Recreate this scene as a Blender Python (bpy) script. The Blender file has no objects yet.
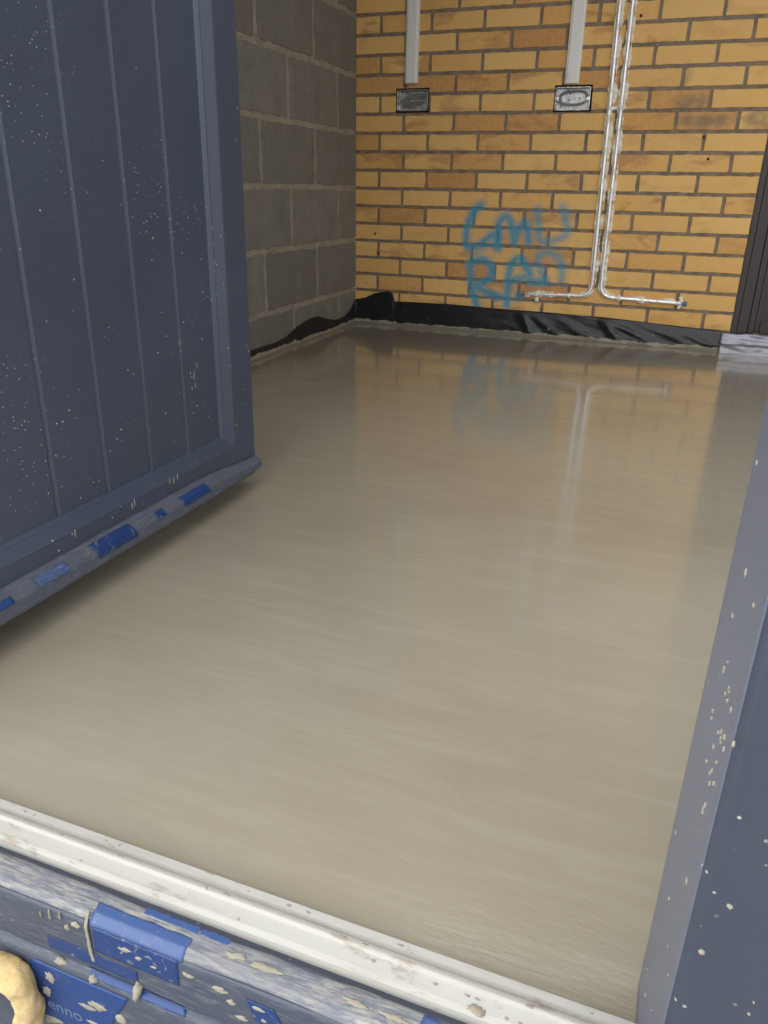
import bpy, bmesh, math, random
from mathutils import Vector, Matrix, noise
random.seed(7)
S = bpy.context.scene
COL = S.collection

# ------------------------------------------------------------------ camera
F_PX = 760.8
yaw, pit, rol = -0.35372, 0.40148, 0.01983
cyw, syw, cp, sp = math.cos(yaw), math.sin(yaw), math.cos(pit), math.sin(pit)
fw = Vector((syw*cp, cyw*cp, -sp)); r0 = Vector((cyw, -syw, 0)); u0 = r0.cross(fw)
rt = math.cos(rol)*r0 + math.sin(rol)*u0
up = -math.sin(rol)*r0 + math.cos(rol)*u0
cd = bpy.data.cameras.new('camera'); cam = bpy.data.objects.new('camera', cd); COL.objects.link(cam)
M = Matrix((rt, up, -fw)).transposed().to_4x4(); M.translation = Vector((1.466, -3.513, 0.603))
cam.matrix_world = M
cd.sensor_fit = 'VERTICAL'; cd.sensor_height = 24.0; cd.lens = F_PX/1024*24.0; cd.clip_start = 0.02
S.camera = cam

# ------------------------------------------------------------------ light
W = bpy.data.worlds.new('overcast_sky'); S.world = W; W.use_nodes = True
nt = W.node_tree; nt.nodes.clear()
o = nt.nodes.new('ShaderNodeOutputWorld'); bg = nt.nodes.new('ShaderNodeBackground')
tc = nt.nodes.new('ShaderNodeTexCoord'); sx = nt.nodes.new('ShaderNodeSeparateXYZ'); cr = nt.nodes.new('ShaderNodeValToRGB')
dp = nt.nodes.new('ShaderNodeVectorMath'); dp.operation = 'DOT_PRODUCT'; dp.inputs[1].default_value = (-0.72, -0.42, 0.55)
nt.links.new(tc.outputs['Generated'], dp.inputs[0]); nt.links.new(dp.outputs['Value'], cr.inputs[0])
cr.color_ramp.elements[0].position = 0.0; cr.color_ramp.elements[0].color = (0.42, 0.43, 0.45, 1)
cr.color_ramp.elements[1].position = 0.9; cr.color_ramp.elements[1].color = (0.97, 0.99, 1.0, 1)
nt.links.new(cr.outputs[0], bg.inputs[0]); bg.inputs[1].default_value = 3.0
nt.links.new(bg.outputs[0], o.inputs[0])

def portal(name, loc, rot, sx_, sy_):
    l = bpy.data.lights.new(name, 'AREA'); l.shape = 'RECTANGLE'; l.size = sx_; l.size_y = sy_
    l.cycles.is_portal = True
    ob = bpy.data.objects.new(name, l); ob.location = loc; ob.rotation_euler = rot; COL.objects.link(ob)
portal('door_portal', (1.09, -3.2, 1.03), (math.radians(90), 0, 0), 0.9, 2.05)
portal('added_window_portal', (2.45, -3.2, 1.12), (math.radians(90), 0, 0), 1.4, 1.9)  # portal for the window opening added to brighten the room

portal('added_side_portal', (3.45, -1.85, 1.1), (0, math.radians(90), 0), 2.0, 1.3)  # portal for the unseen side opening, added for light
portal('added_roof_portal', (1.9, -2.15, 2.55), (0, 0, 0), 2.2, 1.5)  # portal for the rooflight, added to brighten the interior

vs = S.view_settings
vs.view_transform = 'Standard'; vs.look = 'None'; vs.gamma = 1.0; vs.use_curve_mapping = False
vs.exposure = 0.36

# ------------------------------------------------------------------ node helpers
def mat(name, rough=0.6, metal=0.0, color=(0.5, 0.5, 0.5), spec=None):
    m = bpy.data.materials.new(name); m.use_nodes = True
    b = m.node_tree.nodes['Principled BSDF']
    b.inputs['Base Color'].default_value = (*color, 1); b.inputs['Roughness'].default_value = rough
    b.inputs['Metallic'].default_value = metal
    if spec is not None: b.inputs['Specular IOR Level'].default_value = spec
    return m
class N:
    """small wrapper over one material's node tree"""
    def __init__(s, m): s.t = m.node_tree; s.b = s.t.nodes['Principled BSDF']
    def link(s, a, b): s.t.links.new(a, b)
    def put(s, sock, v):
        if hasattr(v, 'is_linked') or isinstance(v, bpy.types.NodeSocket): s.link(v, sock)
        elif isinstance(v, (tuple, list)) and len(v) == 3 and sock.type == 'RGBA': sock.default_value = (*v, 1)
        else: sock.default_value = v
    def coord(s, scale=(1, 1, 1), rot=(0, 0, 0)):
        c = s.t.nodes.new('ShaderNodeTexCoord'); mp = s.t.nodes.new('ShaderNodeMapping')
        s.link(c.outputs['Object'], mp.inputs[0]); mp.inputs['Scale'].default_value = scale; mp.inputs['Rotation'].default_value = rot
        return mp.outputs[0]
    def noise(s, vec, scale, detail=3, rough=0.5, dist=0):
        n = s.t.nodes.new('ShaderNodeTexNoise'); s.link(vec, n.inputs['Vector'])
        n.inputs['Scale'].default_value = scale; n.inputs['Detail'].default_value = detail
        n.inputs['Roughness'].default_value = rough; n.inputs['Distortion'].default_value = dist
        return n.outputs['Fac']
    def voro(s, vec, scale, out='Distance', rnd=1):
        n = s.t.nodes.new('ShaderNodeTexVoronoi'); s.link(vec, n.inputs['Vector']); n.inputs['Scale'].default_value = scale
        n.inputs['Randomness'].default_value = rnd
        return n.outputs[out]
    def step(s, v, lo, hi, a=0.0, b=1.0):
        n = s.t.nodes.new('ShaderNodeMapRange'); n.interpolation_type = 'SMOOTHSTEP'; s.link(v, n.inputs['Value'])
        n.inputs['From Min'].default_value = lo; n.inputs['From Max'].default_value = hi
        n.inputs['To Min'].default_value = a; n.inputs['To Max'].default_value = b
        return n.outputs[0]
    def math(s, op, a, b=0.0):
        n = s.t.nodes.new('ShaderNodeMath'); n.operation = op; s.put(n.inputs[0], a); s.put(n.inputs[1], b); return n.outputs[0]
    def mix(s, f, a, b):
        n = s.t.nodes.new('ShaderNodeMix'); n.data_type = 'RGBA'
        s.put(n.inputs[0], f); s.put(n.inputs[6], a); s.put(n.inputs[7], b); return n.outputs[2]
    def attr(s, name):
        n = s.t.nodes.new('ShaderNodeAttribute'); n.attribute_name = name
        q = s.t.nodes.new('ShaderNodeSeparateColor'); s.link(n.outputs['Color'], q.inputs[0]); return q.outputs
    def sep(s, vec):
        q = s.t.nodes.new('ShaderNodeSeparateXYZ'); s.link(vec, q.inputs[0]); return q.outputs
    def rand_color(s, v, stops):
        n = s.t.nodes.new('ShaderNodeValToRGB'); s.link(v, n.inputs[0]); e = n.color_ramp.elements
        while len(e) < len(stops): e.new(0.5)
        for el, (p_, c_) in zip(e, stops): el.position = p_; el.color = (*c_, 1)
        return n.outputs[0]
    def bump(s, h, strength=0.3, dist=0.002, prev=None):
        n = s.t.nodes.new('ShaderNodeBump'); s.link(h, n.inputs['Height'])
        n.inputs['Strength'].default_value = strength; n.inputs['Distance'].default_value = dist
        if prev is not None: s.link(prev, n.inputs['Normal'])
        s.link(n.outputs[0], s.b.inputs['Normal']); return n.outputs[0]
    def color(s, v): s.put(s.b.inputs['Base Color'], v)
    def rough(s, v): s.put(s.b.inputs['Roughness'], v)

# ------------------------------------------------------------------ materials
# yellow facing brick, with the blue spray as a vertex attribute on the bricks and joints it lies on
def brick_mat(name, mortar):
    m = mat(name, 0.85); n = N(m); c = n.coord(); a = n.attr('tint')
    if mortar:
        base = n.mix(n.step(n.noise(c, 30, 4), 0.3, 0.7), (0.175, 0.130, 0.088), (0.27, 0.205, 0.145))
    else:
        cA = n.rand_color(a[0], [(0.0, (0.74, 0.42, 0.125)), (0.35, (0.80, 0.49, 0.165)), (0.7, (0.72, 0.39, 0.115)), (1.0, (0.55, 0.26, 0.080))])
        burn = n.math('MULTIPLY', n.step(n.noise(n.coord((1.0, 1, 2.4)), 7, 3, 0.5, 0.6), 0.46, 0.66), n.math('MULTIPLY', a[1], 0.62))
        cB = n.mix(burn, cA, (0.37, 0.155, 0.065))
        fine = n.step(n.noise(c, 60, 5, 0.65), 0.3, 0.75)
        cB = n.mix(n.math('MULTIPLY', fine, 0.28), cB, (0.80, 0.56, 0.26))
        spots = n.math('MULTIPLY', n.step(n.voro(c, 55), 0.16, 0.07), n.step(n.noise(c, 14, 2), 0.62, 0.68))
        base = n.mix(n.math('MULTIPLY', spots, 0.6), cB, (0.16, 0.075, 0.035))
        grey = n.math('MULTIPLY', a[2] if False else n.step(n.noise(c, 2.1, 3), 0.70, 0.80), 0.25)
        base = n.mix(grey, base, (0.24, 0.19, 0.14))
    sp_ = n.attr('spray')
    gr = n.step(n.noise(c, 140, 3), 0.2, 0.8, 0.70, 1.12)
    base = n.mix(n.math('MINIMUM', n.math('MULTIPLY', sp_[0], gr), 1.0), base, (0.050, 0.295, 0.43))
    base = n.mix(n.math('MULTIPLY', sp_[1], n.step(n.noise(c, 14, 4), 0.25, 0.6)), base, (0.21, 0.165, 0.115))
    n.color(base)
    n.bump(n.noise(c, 220, 4, 0.7), 0.35, 0.0015)
    return m
M_BRICK = brick_mat('yellow_brick', False); M_MORTAR = brick_mat('grey_mortar', True)

def block_mat(name, mortar):
    m = mat(name, 0.95); n = N(m); c = n.coord(); a = n.attr('tint')
    if mortar:
        base = n.mix(n.step(n.noise(c, 22, 4), 0.3, 0.7), (0.26, 0.225, 0.165), (0.35, 0.305, 0.235))
    else:
        cA = n.rand_color(a[0], [(0.0, (0.155, 0.143, 0.120)), (0.5, (0.195, 0.180, 0.152)), (1.0, (0.23, 0.212, 0.182))])
        mot = n.step(n.noise(c, 9, 6, 0.7), 0.3, 0.72)
        cA = n.mix(n.math('MULTIPLY', mot, 0.75), cA, (0.125, 0.120, 0.098))
        gr = n.step(n.noise(c, 130, 4, 0.7), 0.35, 0.7)
        cA = n.mix(n.math('MULTIPLY', gr, 0.4), cA, (0.32, 0.30, 0.26))
        smear = n.math('MULTIPLY', n.step(n.noise(n.coord((1, 1, 0.35)), 11, 5, 0.6), 0.54, 0.70), 0.45)
        base = n.mix(smear, cA, (0.25, 0.22, 0.17))
    n.color(base)
    n.bump(n.noise(c, 150, 5, 0.75), 0.6, 0.003)
    return m
M_BLOCK = block_mat('concrete_block', False); M_BMORT = block_mat('block_mortar', True)

# wet levelled screed
M_FLOOR = mat('wet_screed', 0.2); n = N(M_FLOOR); c = n.coord()
big = n.noise(n.coord((1, 1, 1)), 1.6, 4, 0.55)
col = n.mix(n.step(big, 0.3, 0.7), (0.315, 0.278, 0.205), (0.370, 0.332, 0.252))
strk = n.noise(n.coord((0.8, 6.0, 1), (0, 0, 0.05)), 4.5, 5, 0.6, 0.5)
col = n.mix(n.math('MULTIPLY', n.step(strk, 0.45, 0.72), 0.22), col, (0.47, 0.425, 0.33))
pit_ = n.math('MULTIPLY', n.step(n.voro(c, 95), 0.22, 0.10), n.step(n.noise(c, 5.5, 3), 0.52, 0.66))
yv = n.sep(c)[1]
pit_ = n.math('MULTIPLY', n.math('MULTIPLY', pit_, n.step(yv, -2.3, -2.9)), n.step(n.sep(c)[0], 1.12, 1.40))
col = n.mix(n.math('MULTIPLY', pit_, 0.6), col, (0.24, 0.20, 0.14))
n.color(col)
n.rough(n.step(n.noise(n.coord((0.7, 3.0, 1)), 5, 4), 0.3, 0.7, 0.10, 0.18))
h1 = n.noise(n.coord((1.0, 5.0, 1), (0, 0, 0.06)), 7, 5, 0.62, 0.4)
nb = n.bump(h1, 0.22, 0.004)
h2 = n.noise(n.coord((1, 1.6, 1)), 60, 4, 0.6)
nb = n.bump(h2, 0.22, 0.0014, nb)
n.b.inputs['IOR'].default_value = 1.45
n.b.inputs['Coat Weight'].default_value = 1.0; n.b.inputs['Coat IOR'].default_value = 1.33; n.b.inputs['Coat Roughness'].default_value = 0.085

def anthracite(name, base, rough, dens_lo=0.50, scale=70, metal=0.0):
    m = mat(name, rough); n = N(m); c = n.coord()
    cc = n.mix(n.step(n.noise(c, 3, 4), 0.3, 0.7), tuple(x*0.92 for x in base), tuple(x*1.08 for x in base))
    v1 = n.voro(c, scale); v2 = n.voro(c, scale*0.43)
    mask = n.step(n.noise(c, 4.2, 3, 0.6), dens_lo, dens_lo+0.16)
    s1 = n.math('MULTIPLY', n.step(v1, 0.135, 0.07), mask)
    s2 = n.math('MULTIPLY', n.step(v2, 0.085, 0.05), n.step(n.noise(c, 9, 2), 0.50, 0.58))
    s = n.math('MAXIMUM', s1, s2)
    n.color(n.mix(s, cc, (0.60, 0.57, 0.50)))
    n.rough(n.mix(s, (rough, rough, rough), (0.9, 0.9, 0.9)))
    n.bump(n.noise(c, 300, 3), 0.08, 0.0006)
    return m
M_LEAF = anthracite('anthracite_paint', (0.056, 0.069, 0.102), 0.38, 0.48, 115)
M_JAMB = anthracite('anthracite_frame', (0.048, 0.055, 0.080), 0.42, 0.46, 95)

M_REVEAL = anthracite('lit_reveal_paint', (0.130, 0.147, 0.200), 0.36, 0.46, 95)  # anthracite made lighter: light on the reveal put into the colour
# clear protective film over anthracite, scuffed and dusty with screed
def film(name, axis, base, dusty, lo):
    m = mat(name, 0.35); n = N(m)
    sc = (1.3, 11, 11) if axis == 'x' else (11, 1.3, 11)
    s = n.noise(n.coord(sc), 34, 6, 0.72, 0.4)
    c = n.coord()
    f = n.step(s, lo, lo+0.26)
    big = n.step(n.noise(c, 7, 3), 0.35, 0.65, 0.55, 1.0)
    cc = n.mix(n.math('MULTIPLY', f, big), base, dusty)
    sp2 = n.math('MULTIPLY', n.step(n.noise(c, 75, 5, 0.65), 0.66, 0.72), n.step(n.noise(c, 13, 2), 0.50, 0.60))
    cc = n.mix(sp2, cc, (0.50, 0.45, 0.34))
    n.color(cc); n.rough(n.step(s, 0.3, 0.7, 0.25, 0.6))
    n.bump(s, 0.5, 0.0015)
    return m
M_FILM_SILL = film('scuffed_film', 'x', (0.056, 0.068, 0.098), (0.22, 0.210, 0.190), 0.50)
M_FILM_NOSE = film('dusty_film', 'x', (0.120, 0.130, 0.165), (0.35, 0.328, 0.280), 0.38)
M_FILM_BAR = film('clear_film', 'y', (0.085, 0.095, 0.125), (0.34, 0.36, 0.41), 0.54)

def blue_tape(name, base, white):
    m = mat(name, 0.35); n = N(m); c = n.coord()
    s = n.noise(n.coord((1, 1, 1)), 90, 5, 0.7, 0.8)
    f = n.math('MULTIPLY', n.step(s, 0.57, 0.64), n.step(n.noise(c, 22, 2), 0.40, 0.55))
    n.color(n.mix(n.math('MULTIPLY', f, white), base, (0.24, 0.24, 0.23)))
    n.bump(n.noise(c, 60, 3), 0.3, 0.001)
    return m
M_BLUE = blue_tape('blue_print', (0.012, 0.038, 0.140), 0.9)
M_BLUE_L = blue_tape('dusty_blue_print', (0.045, 0.085, 0.22), 0.35)
M_BLUE_P = blue_tape('plain_blue_print', (0.010, 0.042, 0.165), 0.15)
M_LETTER = mat('faded_lettering', 0.6, color=(0.10, 0.14, 0.24))
M_LETTER_W = mat('white_lettering', 0.6, color=(0.42, 0.47, 0.62))

M_WHITE = mat('white_threshold', 0.35); n = N(M_WHITE); c = n.coord()
d1 = n.step(n.noise(n.coord((0.35, 4, 4)), 16, 5, 0.65), 0.50, 0.72)
d2 = n.step(n.noise(n.coord((0.6, 1.5, 1.5)), 30, 5, 0.7), 0.565, 0.66)
cc = n.mix(n.math('MULTIPLY', d1, 0.5), (0.455, 0.44, 0.40), (0.31, 0.27, 0.205))
cc = n.mix(n.math('MULTIPLY', d2, 0.65), cc, (0.28, 0.22, 0.17))
n.color(cc); n.bump(n.noise(c, 120, 3), 0.1, 0.001)

# black polythene, with screed splashed along its foot
M_DPM = mat('black_polythene', 0.36, color=(0.012, 0.012, 0.013)); n = N(M_DPM); c = n.coord()
zz = n.sep(c)[2]
edge = n.math('ADD', zz, n.math('MULTIPLY', n.noise(n.coord((1, 1, 0.3)), 20, 4, 0.6), -0.034))
sc_ = n.step(edge, 0.0015, -0.0005)
blot = n.math('MULTIPLY', n.step(n.noise(c, 45, 4, 0.6), 0.66, 0.70), n.step(zz, 0.10, 0.02))
n.color(n.mix(n.math('MAXIMUM', sc_, n.math('MULTIPLY', blot, 0.7)), (0.011, 0.011, 0.012), (0.30, 0.27, 0.20)))
n.rough(n.mix(sc_, (0.36,)*3, (0.7,)*3))
n.bump(n.noise(c, 70, 4, 0.6), 0.25, 0.002)
M_FOIL = mat('silver_foil_tape', 0.38, 0.5, (0.30, 0.30, 0.335)); n = N(M_FOIL); n.bump(n.noise(n.coord(), 45, 4, 0.6, 1.0), 0.5, 0.004)
M_TRUNK = mat('white_pvc', 0.45); n = N(M_TRUNK); c = n.coord()
n.color(n.mix(n.math('MULTIPLY', n.step(n.noise(n.coord((1, 1, 0.4)), 26, 4), 0.6, 0.72), 0.5), (0.80, 0.78, 0.74), (0.55, 0.48, 0.38)))
M_GALV = mat('galvanised_steel', 0.25, 0.6); n = N(M_GALV); c = n.coord()
n.color(n.mix(n.step(n.noise(c, 40, 4), 0.35, 0.65), (0.40, 0.40, 0.38), (0.85, 0.85, 0.83))); n.bump(n.noise(c, 70, 3), 0.5, 0.003)
M_CABLE = mat('grey_cable', 0.5, color=(0.20, 0.195, 0.18))
M_PLATE = mat('white_shine_and_clip', 0.4); n = N(M_PLATE); n.color(n.mix(n.step(n.noise(n.coord(), 60, 4), 0.4, 0.65), (0.88, 0.87, 0.85), (0.60, 0.59, 0.58)))  # white of the clips and of the metal shine painted in one box
M_CAV = mat('cut_brick_cavity', 0.95); n = N(M_CAV); n.color(n.mix(n.noise(n.coord(), 60, 4), (0.045, 0.015, 0.010), (0.13, 0.06, 0.035)))
M_CHROME = mat('bright_pipe', 0.28, 0.75); n = N(M_CHROME); c = n.coord()
drt = n.step(n.noise(n.coord((3, 3, 0.8)), 30, 4, 0.6), 0.55, 0.66)
n.color(n.mix(drt, (0.90, 0.89, 0.88), (0.74, 0.67, 0.52))); n.put(n.b.inputs['Metallic'], n.step(n.noise(n.coord((3, 3, 0.8)), 30, 4, 0.6), 0.50, 0.62, 0.6, 0.0))
M_SEAL = mat('cream_filler', 0.85); n = N(M_SEAL); c = n.coord()
n.color(n.mix(n.step(n.noise(c, 60, 4), 0.3, 0.7), (0.78, 0.69, 0.50), (0.90, 0.84, 0.70))); n.bump(n.noise(c, 160, 4), 0.6, 0.002)
M_CAPB = mat('blue_cap', 0.5, color=(0.03, 0.19, 0.33))
M_BROWN = mat('dark_brown_frame', 0.42); n = N(M_BROWN); c = n.coord()
sp3 = n.math('MULTIPLY', n.step(n.voro(c, 60), 0.14, 0.07), n.step(n.noise(c, 7, 3), 0.55, 0.68))
n.color(n.mix(sp3, n.mix(n.noise(n.coord((8, 8, 0.7)), 12, 4), (0.022, 0.013, 0.012), (0.042, 0.027, 0.024)), (0.45, 0.38, 0.28)))
M_FOAM = mat('expanding_foam', 0.9); n = N(M_FOAM); c = n.coord()
n.color(n.mix(n.step(n.noise(c, 35, 5, 0.6), 0.3, 0.72), (0.52, 0.35, 0.14), (0.66, 0.52, 0.28))); n.bump(n.noise(c, 150, 5, 0.7), 0.7, 0.003)
n.b.inputs['Subsurface Weight'].default_value = 0.15; n.b.inputs['Subsurface Radius'].default_value = (0.01, 0.006, 0.003)
M_SPLAT = mat('dried_screed', 0.9); n = N(M_SPLAT); c = n.coord()
n.color(n.mix(n.noise(c, 60, 4), (0.22, 0.20, 0.15), (0.36, 0.33, 0.26))); n.bump(n.noise(c, 200, 4), 0.5, 0.0015)
M_PLASTER = mat('plasterboard', 0.9); n = N(M_PLASTER); n.color(n.mix(n.noise(n.coord(), 3, 4), (0.22, 0.20, 0.17), (0.28, 0.26, 0.22)))
M_GROUND = mat('paving', 0.9); n = N(M_GROUND); n.color(n.mix(n.noise(n.coord(), 8, 6), (0.16, 0.155, 0.145), (0.26, 0.25, 0.23)))
M_RENDER = mat('outer_brickwork', 0.9); n = N(M_RENDER); n.color(n.mix(n.noise(n.coord(), 14, 5), (0.30, 0.20, 0.10), (0.42, 0.30, 0.17)))

# ------------------------------------------------------------------ mesh helpers
def new_obj(name, verts, faces, m, parent=None, smooth=False, mats=None, fmat=None):
    me = bpy.data.meshes.new(name); me.from_pydata([tuple(v) for v in verts], [], faces); me.update()
    for x in (mats or [m]): me.materials.append(x)
    if fmat:
        for p_, i in zip(me.polygons, fmat): p_.material_index = i
    if smooth:
        for p_ in me.polygons: p_.use_smooth = True
    ob = bpy.data.objects.new(name, me); COL.objects.link(ob)
    if parent is not None:
        ob.parent = parent; ob.matrix_parent_inverse = parent.matrix_world.inverted() if False else Matrix.Translation(-parent.location)
    return ob
def from_bm(name, bm, m, parent=None, smooth=False, bevel=0.0, seg=2):
    bmesh.ops.recalc_face_normals(bm, faces=bm.faces[:])
    me = bpy.data.meshes.new(name); bm.to_mesh(me); bm.free(); me.materials.append(m)
    if smooth:
        for p_ in me.polygons: p_.use_smooth = True
    ob = bpy.data.objects.new(name, me); COL.objects.link(ob)
    if parent is not None:
        ob.parent = parent; ob.matrix_parent_inverse = Matrix.Translation(-parent.location)
    if bevel:
        b = ob.modifiers.new('bevel', 'BEVEL'); b.width = bevel; b.segments = seg; b.limit_method = 'ANGLE'
    return ob
def empty(name, loc, label=None, cat=None, kind=None, group=None):
    e = bpy.data.objects.new(name, None); e.location = loc; e.empty_display_size = 0.05; COL.objects.link(e)
    tag(e, label, cat, kind, group); return e
def tag(o, label=None, cat=None, kind=None, group=None):
    if label: o['label'] = label
    if cat: o['category'] = cat
    if kind: o['kind'] = kind
    if group: o['group'] = group
    return o
def box(bm, x0, x1, y0, y1, z0, z1):
    v = [bm.verts.new((x, y, z)) for x in (x0, x1) for y in (y0, y1) for z in (z0, z1)]
    for f in ((0, 1, 3, 2), (4, 6, 7, 5), (0, 4, 5, 1), (2, 3, 7, 6), (0, 2, 6, 4), (1, 5, 7, 3)):
        bm.faces.new([v[i] for i in f])
def prism(bm, prof, axis, a0, a1, seglen=None, wob=None):
    """closed 2-D profile swept along 'x' (profile = y,z) or 'y' (profile = x,z)"""
    n_ = max(1, int(abs(a1-a0)/seglen)) if seglen else 1
    rings = []
    for k in range(n_+1):
        a = a0+(a1-a0)*k/n_
        ring = []
        for p_, q in prof:
            co = (a, p_, q) if axis == 'x' else (p_, a, q)
            if wob: co = wob(Vector(co))
            ring.append(bm.verts.new(co))
        rings.append(ring)
    m_ = len(prof)
    for k in range(n_):
        for i in range(m_):
            bm.faces.new((rings[k][i], rings[k][(i+1) % m_], rings[k+1][(i+1) % m_], rings[k+1][i]))
    bm.faces.new(rings[0][::-1]); bm.faces.new(rings[-1])
def tube(bm, pts, rad, seg=12, lump=0.0, freq=60, cap=True, flat=1.0):
    pts = [Vector(p_) for p_ in pts]; rings = []
    nrm = None
    for i, p_ in enumerate(pts):
        t = (pts[min(i+1, len(pts)-1)]-pts[max(i-1, 0)]).normalized()
        if nrm is None:
            nrm = t.cross(Vector((0, 1, 0)))
            if nrm.length < 0.1: nrm = t.cross(Vector((1, 0, 0)))
        nrm = (nrm - t*nrm.dot(t)).normalized(); bi = t.cross(nrm)
        r_ = rad(i/(len(pts)-1)) if callable(rad) else rad
        ring = []
        for k in range(seg):
            a = 2*math.pi*k/seg; d = nrm*math.cos(a)+bi*math.sin(a)*flat
            rr = r_
            if lump: rr = r_*(1+lump*(noise.noise((p_+d*r_)*freq)+0.5*noise.noise((p_+d*r_)*freq*2.3)))
            ring.append(bm.verts.new(p_+d*rr))
        rings.append(ring)
    for i in range(len(rings)-1):
        for k in range(seg):
            bm.faces.new((rings[i][k], rings[i][(k+1) % seg], rings[i+1][(k+1) % seg], rings[i+1][k]))
    if cap: bm.faces.new(rings[0][::-1]); bm.faces.new(rings[-1])
def resample(pts, step):
    pts = [Vector(p_) for p_ in pts]; out = [pts[0]]
    for a, b in zip(pts, pts[1:]):
        k = max(1, int((b-a).length/step))
        for i in range(1, k+1): out.append(a.lerp(b, i/k))
    return out
def fillet(pts, r, n_=8):
    pts = [Vector(p_) for p_ in pts]; out = [pts[0]]
    for a, b, c_ in zip(pts, pts[1:], pts[2:]):
        u = (a-b).normalized(); w = (c_-b).normalized()
        p0, p1 = b+u*r, b+w*r
        for i in range(n_+1):
            t = i/n_; out.append(p0*(1-t)**2+b*2*t*(1-t)+p1*t*t)
    out.append(pts[-1]); return out
def smooth_path(pts, n_=6):
    """Catmull-Rom through 2-D or 3-D points"""
    P_ = [Vector(p_) for p_ in pts]; out = []
    for i in range(len(P_)-1):
        a, b, c_, d = P_[max(i-1, 0)], P_[i], P_[i+1], P_[min(i+2, len(P_)-1)]
        for k in range(n_):
            t = k/n_
            out.append(0.5*((2*b)+(c_-a)*t+(2*a-5*b+4*c_-d)*t*t+(3*b-a-3*c_+d)*t**3))
    out.append(P_[-1]); return out

# ------------------------------------------------------------------ back wall
STROKES = [
 [(0.59, 0.544), (0.563, 0.517), (0.541, 0.471), (0.534, 0.418), (0.543, 0.372), (0.58, 0.373), (0.62, 0.398), (0.66, 0.426), (0.676, 0.37)],
 [(0.684, 0.37), (0.684, 0.423), (0.677, 0.468), (0.702, 0.502), (0.728, 0.485), (0.744, 0.44), (0.752, 0.396), (0.764, 0.441), (0.791, 0.479), (0.808, 0.443), (0.815, 0.402)],
 [(0.843, 0.532), (0.853, 0.466), (0.862, 0.415), (0.902, 0.405), (0.947, 0.422), (0.976, 0.441), (0.968, 0.485), (0.949, 0.545)],
 [(0.638, 0.383), (0.598, 0.355), (0.571, 0.326)],
 [(0.56, 0.302), (0.569, 0.224), (0.586, 0.16), (0.607, 0.113)],
 [(0.56, 0.302), (0.609, 0.32), (0.653, 0.299), (0.66, 0.252), (0.625, 0.219), (0.592, 0.201), (0.644, 0.18), (0.722, 0.161)],
 [(0.741, 0.13), (0.741, 0.186), (0.739, 0.256), (0.751, 0.311), (0.782, 0.332), (0.808, 0.306), (0.837, 0.262)],
 [(0.753, 0.238), (0.805, 0.252), (0.847, 0.239), (0.902, 0.25)], [(0.834, 0.292), (0.848, 0.231)],
 [(0.899, 0.242), (0.873, 0.302), (0.861, 0.34), (0.899, 0.36), (0.948, 0.343), (0.972, 0.299), (0.974, 0.246)],
 [(0.847, 0.235), (0.911, 0.239)], [(0.791, 0.174), (0.793, 0.172)]]
STR_W = [1.0, 1.0, 0.72, 0.6, 1.0, 1.0, 1.0, 0.95, 0.8, 0.75, 0.9, 1.1]
SEGS = []
for s_, w_ in zip(STROKES, STR_W):
    q = smooth_path([(a, b) for a, b in s_], 4)
    for a, b in zip(q, q[1:]): SEGS.append((a.x, a.y, b.x, b.y, w_))
GX0, GX1, GZ0, GZ1 = 0.50, 1.02, 0.09, 0.58
def spray(x, z):
    if not (GX0 < x < GX1 and GZ0 < z < GZ1): return 0.0
    best = 0.0
    for ax, az, bx, bz, w_ in SEGS:
        dx, dz = bx-ax, bz-az; L = dx*dx+dz*dz
        t = 0 if L == 0 else max(0, min(1, ((x-ax)*dx+(z-az)*dz)/L))
        d = math.hypot(x-ax-t*dx, z-az-t*dz)
        if d < 0.04:
            v = w_*math.exp(-(d/0.0205)**2.2)
            best = max(best, v)
    return min(1, best*0.97)
SMEARS = [(1.362, 1.015, 0.016, 0.05), (1.395, 0.932, 0.075, 0.034), (1.455, 0.866, 0.115, 0.030), (1.640, 0.875, 0.05, 0.03)]
def smear(x, z):
    v = 0
    for a, b, rx, rz in SMEARS:
        d = math.hypot((x-a)/rx, (z-b)/rz); v = max(v, max(0, min(1, (1.15-d)*2)))
    return v*0.75
HOLES = [(0.187, 0.337, 0.910, 1.003), (0.869, 1.018, 0.905, 1.000)]
def minus(rects, h):
    out = []
    for x0, x1, z0, z1 in rects:
        a0, a1, b0, b1 = h
        if x1 <= a0 or x0 >= a1 or z1 <= b0 or z0 >= b1: out.append((x0, x1, z0, z1)); continue
        if x0 < a0: out.append((x0, a0, z0, z1))
        if x1 > a1: out.append((a1, x1, z0, z1))
        m0, m1 = max(x0, a0), min(x1, a1)
        if z0 < b0: out.append((m0, m1, z0, b0))
        if z1 > b1: out.append((m0, m1, b1, z1))
    return [r for r in out if r[1]-r[0] > 0.004 and r[3]-r[2] > 0.004]

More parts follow.
